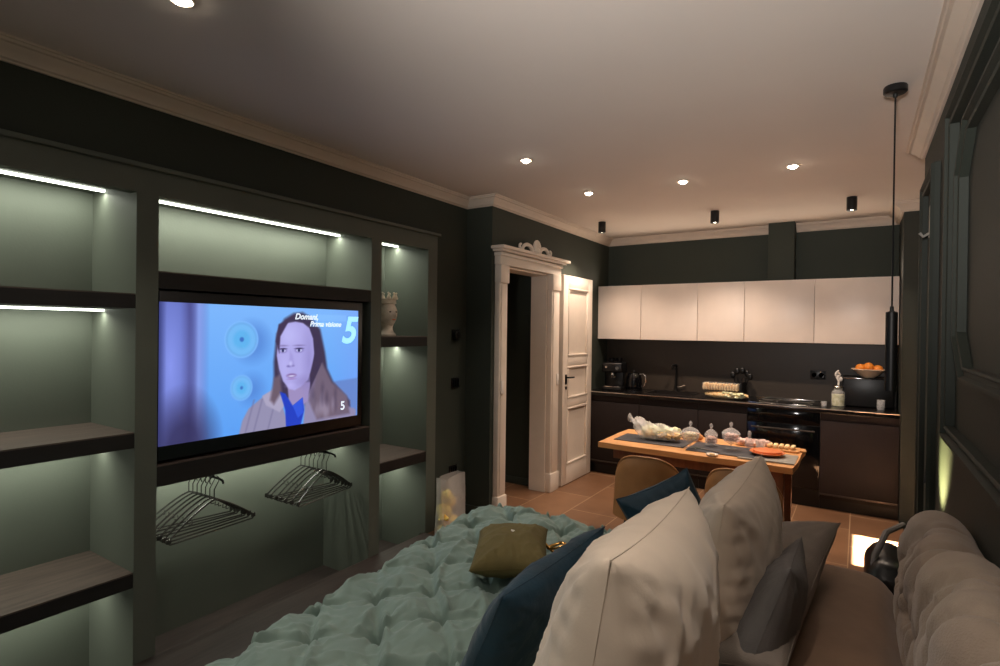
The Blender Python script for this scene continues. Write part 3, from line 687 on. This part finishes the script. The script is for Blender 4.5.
# ------------------------------------------------------------------ ceiling lights
rl = ['recessed ceiling spot nearest the shelving unit','recessed ceiling spot above the doorway','middle recessed ceiling spot of the row before the kitchen','recessed ceiling spot nearest the pendant','recessed ceiling spot above the television end of the bed','added recessed ceiling spot above the cushions, out of view']
for (x, y, e, c), lab in zip(RECESSED, rl):
    t = thing('recessed_spotlight', lab, 'ceiling light', (x,y,CEIL), 0, 'recessed ceiling spots')
    MB().lathe([(.030,-.001),(.041,-.001),(.042,-.006),(.036,-.009),(.030,-.006)], n=28).build('ring', M['cornice'], t)
    MB().lathe([(0,-.022),(.012,-.020),(.024,-.013),(.029,-.001),(0,-.001)], n=24).build('lens', M['lamp'], t)
for (x, y), lab in zip(SURFACE, ('black cylinder ceiling spot above the panelled door','black cylinder ceiling spot in the middle of the kitchen ceiling','black cylinder ceiling spot nearest the right wall')):
    t = thing('surface_spotlight', lab, 'ceiling light', (x,y,CEIL), 0, 'black cylinder ceiling spots')
    MB().lathe([(0,-.001),(.036,-.001),(.037,-.004),(.037,-.105),(.034,-.108),(.030,-.108),(.028,-.098),(0,-.096)], n=28).build('housing', M['black'], t)
    MB().lathe([(0,-.0985),(.027,-.0985),(.027,-.097),(0,-.097)], n=20).build('lens', M['lamp'], t)
pd = thing('pendant_lamp', 'slim black tube pendant hanging on a cord near the right wall', 'pendant lamp', (.118,2.97,CEIL))
MB().lathe([(0,-.001),(.042,-.001),(.045,-.006),(.045,-.028),(.038,-.034),(.01,-.036),(.008,-.05),(0,-.05)], n=28).build('canopy', M['black'], pd)
MB().tube([(0,0,-.03),(0,0,-.5),(0,0,-.975)], .0035, 8).build('cord', M['black'], pd)
MB().lathe([(0,-.965),(.007,-.965),(.008,-.985),(.022,-.99),(.0225,-.995),(.0225,-1.335),(.019,-1.335),(.018,-1.31),(0,-1.31)], n=24).build('tube_shade', M['blackm'], pd)
# ------------------------------------------------------------------ dining table, chairs and breakfast things
tb = thing('dining_table', 'oak plank dining table with rough edges in front of the kitchen', 'table', (-.96,4.08,0))
def top_out(t):
    return t
tm = MB(); poly = []
def wob(s, a): return a*noise.noise(Vector((s*3.1, a*50, 1.7)))
for k in range(21): x = -.635+1.27*k/20; poly.append((x, -.30-.05*(k/20)*0+ -.03*(k/20)+wob(x,.018)))
for k in range(1,9): y = -.32+.66*k/8; poly.append((.635+wob(y+5,.012)+.02*(k/8), y))
for k in range(1,21): x = .635-1.27*k/20; poly.append((x, .36+wob(x+9,.018)))
for k in range(1,8): y = .36-.66*k/8; poly.append((-.635+wob(y+3,.012), y))
tm.prism(poly, 'z', .712, .75); tm.build('tabletop', M['twood'], tb)
for sx in (-1,1):
    for sy in (-1,1):
        MB().box(sx*.55-.03+(.17 if sx < 0 else 0), sx*.55+.03+(.17 if sx < 0 else 0), sy*.24-.03, sy*.24+.03, 0, .712, .006).build('leg', M['lwood'], tb)
MB().box(-.53,.53,-.26,-.235,.64,.712,.003).box(-.53,.53,.235,.26,.64,.712,.003).build('apron', M['lwood'], tb)
def make_chair():
    t = thing('dining_chair', '', 'chair')
    sh = MB()
    def sf(u, v):      # curved shell back: u around, v up ; inner then outer surface
        a = (u-.5)*2.5; r = .235-.02*v
        zt = .43+.37*(1-.42*abs((u-.5)*2)**2.6)
        z = .40+(zt-.40)*v
        return Vector((r*math.sin(a), -.02-r*math.cos(a)*(.9+.10*v), z))
    n, m = 30, 12
    for side in (0, 1):
        def f(u, v, side=side):
            p = sf(u, v); c = Vector((0,-.02,p.z)); d = (p-c).normalized()
            e = min(1, min(u,1-u)*9, (1-v)*6)**.5*.016
            return p+d*(e if side else -e)
        sh.grid(f, n, m)
    bmesh.ops.remove_doubles(sh.bm, verts=sh.bm.verts, dist=.0015)
    sh.build('backrest', M['tan'], t, smooth=60)
    MB().lathe([(0,.40),(.18,.40),(.215,.415),(.225,.44),(.215,.465),(.17,.478),(0,.482)], n=32, sy=.98).build('seat', M['tan'], t)
    MB().tube([sf(k/30,1)+Vector((0,0,.002)) for k in range(31)], .007, 6).build('piping', M['tan'], t)
    for sx in (-1,1):
        for sy in (-1,1): MB().tube([(sx*.12,sy*.12,.405),(sx*.21,sy*.2,0)], [.014,.009], 10).build('leg', M['blackm'], t)
    return t
ch = make_chair()
cd = [(-1.10,3.50,.08,'tan shell dining chair nearest the panelled door'),(-.54,3.50,-.05,'tan shell dining chair mostly hidden behind the large cushions')]
for i, (x, y, a, lab) in enumerate(cd):
    c = ch if i == 0 else copy_tree(ch)
    c.location = (x,y,0); c.rotation_euler = (0,0,a); tag(c, lab, 'chair', 'tan dining chairs')
TZ = .7505
for i, (x0, x1, y0, y1, lab) in enumerate(((-1.53,-1.02,3.93,4.22,'dark slate placemat at the left end of the table, under the wrapped pastries'),(-.99,-.56,3.87,4.20,'dark slate placemat in the middle of the table, under the glass cloche'))):
    o = tag(MB().box(x0,x1,y0,y1,0,.005,.001).build('placemat', M['slate']), lab, 'placemat', 'slate placemats'); o.location = (0,0,TZ)
pk = thing('pastry_bag', 'twisted clear bag of pale filled rolls on the left placemat', 'food bag', (-1.30,4.10,TZ+.006))
q = MB()
def pf(u, v):
    a = v*2*PI; r = (.075*math.sin(PI*min(1,u*.82+.18))**.5*(1+.30*noise.noise(Vector((u*8,math.cos(a)*2.5,math.sin(a)*2.5)))+.14*noise.noise(Vector((u*22,math.cos(a)*6,math.sin(a)*6)))))
    if u < .14: r = .018+.05*abs(u-.07)*6
    x = -.17+.40*u; zc = .055+(.09*(1-u/.3) if u < .3 else 0)
    return Vector((x, r*1.15*math.cos(a), max(.002, zc+r*.85*math.sin(a))))
q.grid(pf, 50, 28); q.build('bag_film', M['wfilm'], pk, smooth=60)
q = MB()
for j in range(5): q.sphere((-.03+j*.05, .02*math.sin(j*2), .058), .044, 1, 1.2, .95, 14, .4, j)
q.build('filled_rolls', M['lettuce'], pk)
q = MB()
for j in range(5): q.sphere((-.01+j*.05, -.03+.01*math.sin(j*2), .045), .030, 1.1, 1.2, .95, 14, .4, j+9)
q.build('golden_rolls', M['bread'], pk)
cw = thing('croissant', 'golden croissant on the table between the wrapped rolls and the candy glass', 'pastry', (-1.04,4.22,TZ))
q = MB(); n = 28
pts = [(.075*math.sin((k/n-.5)*2.6)*1.1, .035*math.cos((k/n-.5)*2.6), .028+.006*math.cos((k/n-.5)*3)) for k in range(n+1)]
q.tube(pts, [.008+.026*math.sin(PI*k/n)**.8*(1+.12*math.sin(k*1.6)) for k in range(n+1)], 12); q.build('pastry', M['crust'], cw)
def lidded(name, label, x, y, rbow, contents, cm_, foot=True, s=1.0, z=TZ):
    t = thing(name, label, 'jar', (x,y,z), 0, None)
    if foot:
        MB().lathe([(0,0),(.036,0),(.036,.004),(.008,.012),(.007,.03),(.02,.038),(rbow*.8,.052),(rbow,.085),(rbow,.105),(rbow-.003,.105),(rbow-.004,.086),(rbow*.76,.058),(0,.045)], n=30).build('bowl', M['glass'], t); zb = .105; c0 = .052
    else:
        MB().lathe([(0,0),(rbow*.9,0),(rbow,.006),(rbow,.075),(rbow-.003,.075),(rbow-.004,.008),(0,.008)], n=30).build('bowl', M['glass'], t); zb = .075; c0 = .01
    MB().lathe([(rbow+.002,zb+.001),(rbow+.002,zb+.005),(rbow*.8,zb+.022),(rbow*.4,zb+.036),(.008,zb+.042),(.006,zb+.05),(.013,zb+.060),(.012,zb+.072),(.004,zb+.082),(0,zb+.083)], n=30).build('lid', M['glass'], t)
    q = MB()
    for j in range(16):
        a = j*2.4; r = rbow*.62*math.sqrt((j%8+.5)/8)
        q.sphere((r*math.cos(a), r*math.sin(a), c0+.02+.022*(j//8)), .017, 1, 1.2, .8, 8, .5, j)
    q.build(contents, cm_, t)
    return t
lidded('candy_jar', 'footed glass jar of golden sweets with pointed lid, nearest the wrapped rolls', -.985, 3.985, .062, 'sweets', M['candy'], z=TZ)
lidded('sugar_jar', 'small pink-filled glass jar with pointed lid between candy jar and cloche', -.875, 4.12, .044, 'sugar_cubes', M['pink'], False, z=TZ+.006)
cl = lidded('glass_cloche', 'tall footed glass with domed lid over slices on the middle placemat', -.735, 4.08, .060, 'biscuits', M['pink'], z=TZ+.006)
kn = thing('butter_knife', 'shiny knife lying on the middle placemat', 'cutlery', (-.86,3.93,TZ+.009), -.35)
MB().tube([(-.11,0,0),(-.02,0,0)], [.006,.005], 8).build('knife_handle', M['chrome'], kn)
MB().prism([(-.02,-.005),(.08,-.009),(.10,0),(.08,.009),(-.02,.007)], 'z', -.0015, .0015).build('blade', M['chrome'], kn)
for i, (x, y, lab, nm) in enumerate(((-.80,3.80,'small white butter dish at the table front edge','butter_dish'),)):
    t = thing(nm, lab, 'dish', (x,y,TZ))
    MB().lathe([(0,0),(.028,0),(.036,.008),(.038,.014),(.034,.013),(.026,.006),(0,.005)], n=24).build('dish', M['whitec'], t)
    MB().box(-.015,.015,-.012,.012,.006,.018,.003).build('butter', M['bread'], t)
pl = thing('orange_tart', 'round orange tart on an orange plate at the right end of the table', 'cake', (-.50,4.03,TZ+.010))
MB().lathe([(0,0),(.075,0),(.092,.006),(.108,.016),(.105,.019),(.09,.012),(0,.008)], n=36).build('plate', M['terra'], pl)
MB().lathe([(0,.009),(.082,.009),(.088,.018),(.086,.026),(.07,.03),(0,.031)], n=36).build('tart', M['terra'], pl)
pt = thing('serving_tray', 'blue-grey plastic tray under the orange tart at the table corner', 'tray', (-.49,3.98,TZ))
MB().box(-.16,.165,-.155,.15,0,.004,.001).box(-.16,.165,-.155,-.148,.004,.010,.002).build('tray_base', M['grey_pl'], pt)
for i, (x, y, rr, lab) in enumerate(((-.62,4.30,.055,'shiny crumpled film of ham slices behind the glass cloche'),)):
    t = thing('ham_pack', lab, 'food pack', (x,y,TZ+.001))
    q = MB()
    for j in range(6): q.sphere((-.09+j*.034, .012*math.sin(j*2), .028), .03, 1.1, 1.3, .8, 12, .5, j+20)
    q.build('ham_slices', M['pink'], t)
bd = thing('cutting_board', 'light wood board with bread behind the orange tart', 'board', (-.43,4.29,TZ))
MB().box(-.13,.10,-.075,.075,0,.014,.005).box(.10,.14,-.02,.02,.001,.013,.005).build('board', M['twood'], bd)
q = MB()
for j in range(5): q.box(-.10+j*.036,-.07+j*.036,-.05,.035,.014,.04,.01,2)
q.build('bread_slices', M['bread'], bd)
for i, (x, y, hh, lab) in enumerate(((-.63,4.16,.12,'small clear glass bottle with stopper right of the cloche'),(-.565,4.20,.095,'squat clear glass cup beside the small bottle'))):
    t = thing(('glass_bottle','glass_cup')[i], lab, ('bottle','glass')[i], (x,y,TZ))
    if i == 0:
        MB().lathe([(0,0),(.024,0),(.027,.005),(.027,.06),(.012,.085),(.011,.105),(.014,.108),(.0,.108)], n=24).build('bottle_glass', M['glass'], t)
        MB().sphere((0,0,.118), .013, seg=14).build('stopper', M['glass'], t)
    else:
        MB().lathe([(0,0),(.026,0),(.034,.07),(.031,.07),(.024,.006),(0,.006)], n=24).build('cup_glass', M['glass'], t)
# ------------------------------------------------------------------ sofa bed, duvet
bedf = thing('sofa_bed', 'brown fabric corner sofa with its bed pulled out under the duvet', 'sofa', (-.5,1.3,0))
L_ = lambda x: x+.5
K_ = lambda y: y-1.3
MB().box(L_(-1.58),L_(-.30),K_(.12),K_(2.46),.22,.48,.05,4).build('mattress', M['beige2'], bedf)
MB().box(L_(-1.56),L_(-.30),K_(.15),K_(2.40),.06,.22,.01).build('bed_frame', M['brown'], bedf)
for x in (-1.5,-.4):
    for y in (.22,2.32): MB().tube([(L_(x),K_(y),.06),(L_(x),K_(y),0)], .02, 10).build('leg', M['blackm'], bedf)
def soft_block(x0,x1,y0,y1,z0,z1,r,n=30, crown=.02, sd=0, wr=.004):
    mb = MB(); g = bmesh.ops.create_cube(mb.bm, size=2)
    bmesh.ops.subdivide_edges(mb.bm, edges=mb.bm.edges, cuts=n, use_grid_fill=True)
    hx,hy,hz = (x1-x0)/2,(y1-y0)/2,(z1-z0)/2; c = Vector(((x0+x1)/2,(y0+y1)/2,(z0+z1)/2))
    for v in mb.bm.verts:
        p = Vector((v.co.x*hx, v.co.y*hy, v.co.z*hz))
        q = Vector((max(-hx+r,min(hx-r,p.x)), max(-hy+r,min(hy-r,p.y)), max(-hz+r,min(hz-r,p.z))))
        d = p-q; 
        if d.length > 1e-7: d = d.normalized()*r
        p2 = q+d
        if v.co.z > 0: p2.z += crown*(1-v.co.x**2)*(1-v.co.y**2)
        p2 += Vector((0,0,1))*noise.noise(p*4+Vector((sd,0,0)))*wr*3
        v.co = c+p2
    return mb
# near part of the sofa: seat platform along the right wall and the far arm
soft_block(L_(-.28),L_(.13),K_(-.3),K_(1.55),.06,.62,.06,24).build('seat_base', M['brown'], bedf, smooth=60)
soft_block(L_(-.26),L_(.125),K_(1.56),K_(2.36),.06,.73,.10,30,.03,3).build('armrest', M['brown'], bedf, smooth=60)
MB().box(L_(.13),L_(.285),K_(-.3),K_(2.42),.06,.86,.03,3).build('back_frame', M['brown'], bedf)
# tufted back cushions: puffy panels with pinched folds
def tufted(y0, y1, sd, ztop):
    mb = MB(); x0, x1, z0 = .125, .285, .62
    def f(u, v):      # u along y, v around profile from the front bottom over the top to the back
        y = y0+(y1-y0)*u
        e = (max(0,1-abs(2*u-1)**6))**.35
        if v < .55: t = v/.55; px = x0+.02*t; pz = z0+(ztop-.10-z0)*t; nx, nz = -1, 0
        elif v < .85:
            a = (v-.55)/.30*PI; cx = (x0+.02+x1)/2; rr = (x1-x0-.02)/2
            px = cx-rr*math.cos(a); pz = ztop-.10+.10*math.sin(a); nx, nz = -math.cos(a), math.sin(a)
        else: t = (v-.85)/.15; px = x1; pz = ztop-.10-(ztop-.10-z0)*t; nx, nz = 1, 0
        puff = .030*e
        # folds: arcs falling from the piped top towards a button row
        s = math.sin(u*PI*3+1.2*math.sin(v*7+sd)+sd)
        fold = -.016*math.exp(-(s/.22)**2)*(1 if nx < .5 else 0)
        for bu, bv in ((.25,.36),(.75,.36),(.5,.60),(.02,.6),(.98,.6)):
            d = math.hypot((u-bu)*(y1-y0), (v-bv)*.8); fold -= .035*math.exp(-(d/.045)**2)
            th = math.atan2((v-bv)*.8, (u-bu)*(y1-y0)); fold -= .010*max(0,math.cos(th*5+sd))**3*math.exp(-(d/.13)**2)
        n_ = .008*noise.noise(Vector((u*4,v*8,sd)))
        k = puff+fold+n_
        p = Vector((px+nx*k, y, pz+nz*k))
        if nx > .9: p.x = min(p.x, .294)
        c = Vector((.2,y,.85)); 
        return c+(p-c)*(.35+.65*e) if e < 1 else p
    mb.grid(f, 54, 70)
    o = mb.build('back_cushion', M['taupe'], bedf, smooth=80); o.location = (L_(0),K_(0),0)
    return o
tufted(.02,.60,2.1,1.07); tufted(.60,1.18,.4,1.07); tufted(1.18,1.76,1.3,1.04); tufted(1.76,2.33,2.9,.975)
wd_ = MB().box(XS,-1.62,-.9,3.20,.0005,.018,.002)  # dark sheet added over the floor tile so this strip reads unlit
tag(wd_.build('dark_floor_cover', M['shade_wood']), 'low dark platform added to hide lit floor tile between the shelving unit and the bed', 'platform')
# quilted duvet
def duvet():
    mb = MB(); nx, ny = 300, 330
    X0, X1, YY0, YY1 = -2.0, -.36, -.02, 2.80
    a = Vector((.150,.150)); b = Vector((-.155,.160)); o0 = Vector((-1.464,1.155)); det = a.x*b.y-a.y*b.x
    def f(u, v):
        x = X0+(X1-X0)*u; y = YY0+(YY1-YY0)*v
        d = Vector((x,y))-o0
        # wander the stitching grid a little
        d += Vector((noise.noise(Vector((x*2.2,y*2.2,5))), noise.noise(Vector((x*2.2,y*2.2,9)))))*.03
        s = (d.x*b.y-d.y*b.x)/det; t = (a.x*d.y-a.y*d.x)/det
        fs, ft = abs(s-round(s)), abs(t-round(t))
        r = math.hypot(fs, ft)*.215
        i, j = round(s), round(t)
        ss, tt = s-i, t-j
        # stitched lines: deep near the pinches, overlapping to one side
        k1 = .30+.70*math.exp(-(abs(tt)/.22)**2); k2 = .30+.70*math.exp(-(abs(ss)/.22)**2)
        ws = max(0,.6+1.3*noise.noise(Vector((i*1.3,t*.9,4)))); wt_ = max(0,.6+1.3*noise.noise(Vector((s*.9,j*1.3,8))))
        c1 = math.exp(-abs(ss)/(.030 if ss > 0 else .16)); c2 = math.exp(-abs(tt)/(.030 if tt > 0 else .16))
        h = .026+.022*math.sin(PI*fs)*math.sin(PI*ft)
        h -= .034*ws*c1*k1 + .034*wt_*c2*k2
        h += .030*math.exp(-((ss-.09)/.05)**2)*ws*k1+.026*math.exp(-((tt-.09)/.05)**2)*wt_*k2
        h -= .040*math.exp(-(r/.026)**2)
        th = math.atan2(tt, ss); ph = noise.noise(Vector((i*1.7,j*2.3,0)))*9
        env = math.exp(-(r/.11)**2)*(1-math.exp(-(r/.02)**2))
        g_ = abs(math.sin(th*4+ph+noise.noise(Vector((x*7,y*7,1)))*2.5))
        h += .013*env*(1.3*(1-(1-g_)**1.0)-.6)
        # soft drapes and small sharp wrinkles
        d1 = noise.noise(Vector((x*3+y*1.5,y*3-x*1.5,2))); w1 = 1-abs(noise.noise(Vector((x*5.5+y*5,y*2.4-x*2,2))))*3.2; w2 = 1-abs(noise.noise(Vector((x*12-y*4,y*7+x*3,5))))*3.4; w3 = 1-abs(noise.noise(Vector((x*24,y*17,3))))*3
        h += .018*d1+.015*max(0,w1)**2+.0065*max(0,w2)**2+.0025*max(0,w3)**2
        h += .03*max(0,(y-1.4))
        # fall over the left side, far end
        z = .54+h
        XE = -1.55-.11*max(0,min(1,(y-.9)/1.1))
        ex = max(0, (XE-x)/.34); ey = max(0, (y-2.50)/.30); e = min(1.15, math.hypot(ex, ey))
        if e > 0:
            z -= .44*(1-math.cos(min(e,1)*PI/2))
            if ex > 0: x = XE-.12*math.sin(min(1,ex)*PI/2)-.012*math.sin(y*17)*ex
            if ey > 0: y = 2.50+.12*math.sin(min(1,ey)*PI/2)+.012*math.sin(x*19)*ey
        return Vector((x,y,z))
    mb.grid(f, nx, ny)
    o = mb.build('duvet', M['duvet'], smooth=180)
    tag(o, 'sage green pinch-pleated duvet spread over the pulled-out bed', 'duvet')
    return o
duvet()
# ------------------------------------------------------------------ cushions
def cushion(name, label, N, Fp, down, hgt, thick, m, seam_m=None, sd=0, sag=.0, wr=1.0, group=None, zip_=False):
    """N, Fp: the two upper corners; down: direction of the sides; hgt: side length"""
    N, Fp = Vector(N), Vector(Fp); ex = (Fp-N); wid = ex.length; ex.normalize()
    dn = Vector(down); dn = (dn-ex*dn.dot(ex)).normalized(); nrm = ex.cross(dn).normalized()
    cen = (N+Fp)/2+dn*hgt/2
    t = thing(name, label, 'cushion', cen, 0, group)
    mb = MB()
    n = 64
    def surf(side):
        def f(u, v):
            a, b = 2*u-1, 2*v-1
            ca, cb = 1-.06*(1-a*a)**1.0*abs(b)**3, 1-.06*(1-b*b)*abs(a)**3
            px, py = a*wid/2*cb, b*hgt/2*ca
            pr = ((1-a*a)*(1-b*b))
            th = thick/2*(max(pr,0)**.46)
            # wrinkles gathering from seams and corners
            edge = max(abs(a), abs(b)); w_ = 0
            for s1 in (-1,1):
                for s2 in (-1,1):
                    dx_, dy_ = a-s1, b-s2; r = math.hypot(dx_,dy_); ang = math.atan2(dy_,dx_)
                    w_ += .022*math.exp(-(r/.6)**2)*math.sin(ang*15+sd+s1*2+s2)*min(1,r*5)
            w_ += .05*math.sin(b*38+3*noise.noise(Vector((a*1.2,b*2,sd)))+sd)*1.6*max(0,abs(a)-.64)*min(1,(1-abs(a))*9)*(.5+noise.noise(Vector((b*4,sd,1))))
            w_ += .030*math.sin(a*22+3*noise.noise(Vector((a*3,b*2,sd+4))))*1.4*max(0,abs(b)-.66)*min(1,(1-abs(b))*9)
            w_ += .07*noise.noise(Vector((a*1.6,b*1.6,sd+side)))+.02*noise.noise(Vector((a*5,b*4,sd+side*3)))
            th *= (1+w_*wr*2.2/(.25+pr**.42))
            q3 = Vector((a*1.7+b*.8, b*1.5-a*.5, sd*3+side*2))
            rd = max(0,1-abs(noise.noise(q3))*3.2)**2*.005+max(0,1-abs(noise.noise(q3*2.3+Vector((5,1,0))))*3.4)**2*.003
            th += rd*wr*min(1,(1-edge)*5)*(thick/.2)
            p = ex*px+dn*(py+sag*(1-a*a)*(1-v))+nrm*side*th
            return p
        return f
    for side in (-1,1): mb.grid(surf(side), n, n)
    bmesh.ops.remove_doubles(mb.bm, verts=mb.bm.verts, dist=.0008)
    mb.build('cover', m, t, smooth=180)
    # piping along the seam
    f = surf(1); pts = []
    for k in range(40): pts.append(f(k/40,0))
    for k in range(40): pts.append(f(1,k/40))
    for k in range(40): pts.append(f(1-k/40,1))
    for k in range(40): pts.append(f(0,1-k/40))
    MB().tube(pts, .0012, 6, closed=True).build('piping', seam_m or m, t, smooth=60)
    return t
cushion('cushion', 'large beige linen cushion standing nearest the camera', (-.275,.70,1.255), (-.305,1.23,1.225), (-.16,.03,-1), .62, .27, M['beige'], sd=1)
cushion('cushion', 'large greige cushion standing behind the beige one', (-.265,1.40,1.15), (-.255,1.93,1.175), (-.17,-.02,-1), .60, .24, M['beige2'], sd=2.4)
cushion('cushion', 'teal velvet cushion lying against the near beige cushion', (-.70,1.10,.93), (-.655,1.62,.955), (-.5,.1,-1), .46, .16, M['teal'], sd=3.3)
cushion('cushion', 'teal velvet cushion upright behind the beige cushion near the chair', (-.675,1.76,1.0), (-.47,1.86,1.115), (-.22,.0,-1), .50, .17, M['teal'], sd=5.1)
cushion('cushion', 'grey taupe cushion leaning behind the charcoal one by the armrest', (-.13,1.38,.80), (-.045,2.22,.915), (-.85,0,-.30), .42, .17, M['grey'], sd=6.2)
cushion('cushion', 'charcoal cushion leaning nearest the camera right of the beige cushion', (-.125,1.43,1.02), (-.13,1.80,.98), (-.33,0,-1), .62, .14, M['charcoal'], sd=7.7)
# olive pouch
ol = cushion('pouch', 'olive green canvas pouch with a small tag lying on the duvet', (-1.38,1.98,.68), (-1.12,2.12,.70), (.38,-.75,-.05), .36, .15, M['olive'], sd=8.4)
ol['category'] = 'pouch'
MB().box(-.012,.012,-.008,.008,.07,.076,.002).build('tag', M['whitec'], ol)
br = thing('bracelet', 'gold and dark ring trinkets lying between the pouch and the teal cushion', 'trinket', (-1.04,2.02,.655))
MB().tube([(.045*math.cos(a),.03*math.sin(a),.02+.015*math.sin(a*2)) for a in [2*PI*k/24 for k in range(24)]], .006, 8, True).build('gold_ring', M['gold'], br)
MB().tube([(.035*math.cos(a)+.02,.035*math.sin(a)-.01,.03+.012*math.cos(a)) for a in [2*PI*k/24 for k in range(24)]], .005, 8, True).build('chain', M['gold'], br)
# ------------------------------------------------------------------ bag and bits at the sofa's far end
hb_ = thing('backpack', 'black bag with silver zigzag buckles slumped at the far end of the sofa', 'bag', (.115,2.78,0))
q = soft_block(-.085,.085,-.16,.22,0,.64,.07,20,.03,9,.01); q.build('bag_body', M['black'], hb_, smooth=60)
MB().tube([(-.06,-.1,.56),(-.05,-.06,.66),(-.01,.02,.74),(.05,.1,.76),(.09,.14,.70),(.08,.16,.58)], .012, 8).build('strap', M['charcoal'], hb_)
MB().tube([(-.02,-.165,.52),(-.05,-.17,.505),(-.03,-.172,.49),(-.065,-.172,.475),(-.035,-.172,.46),(-.07,-.172,.44)], .006, 6).sphere((.02,-.165,.53), .009, seg=10).build('buckles', M['chrome'], hb_)
hk = thing('coat_hook', 'small pale hook fixed high on the end of the right wall', 'hook', (XR,3.55,2.12))
MB().box(-.012,0,-.02,.02,-.06,.10,.004).tube([(-.01,0,-.04),(-.035,0,-.055),(-.05,0,-.035)], .007, 8).build('hook_body', M['grey_pl'], hk)
ks = thing('key_holder', 'small grey plate with dark keys hanging near the end of the right wall', 'key holder', (XR,3.42,.98))
MB().box(-.012,0,-.04,.03,-.06,.05,.004).build('plate', M['grey_pl'], ks)
MB().tube([(-.015,-.02,-.05),(-.02,-.03,-.14)], .009, 6).tube([(-.015,-.1,-.08),(-.02,-.11,-.18)], .009, 6).tube([(-.012,-.02,-.05),(-.015,-.1,-.08)], .004, 6).build('keys', M['black'], ks)
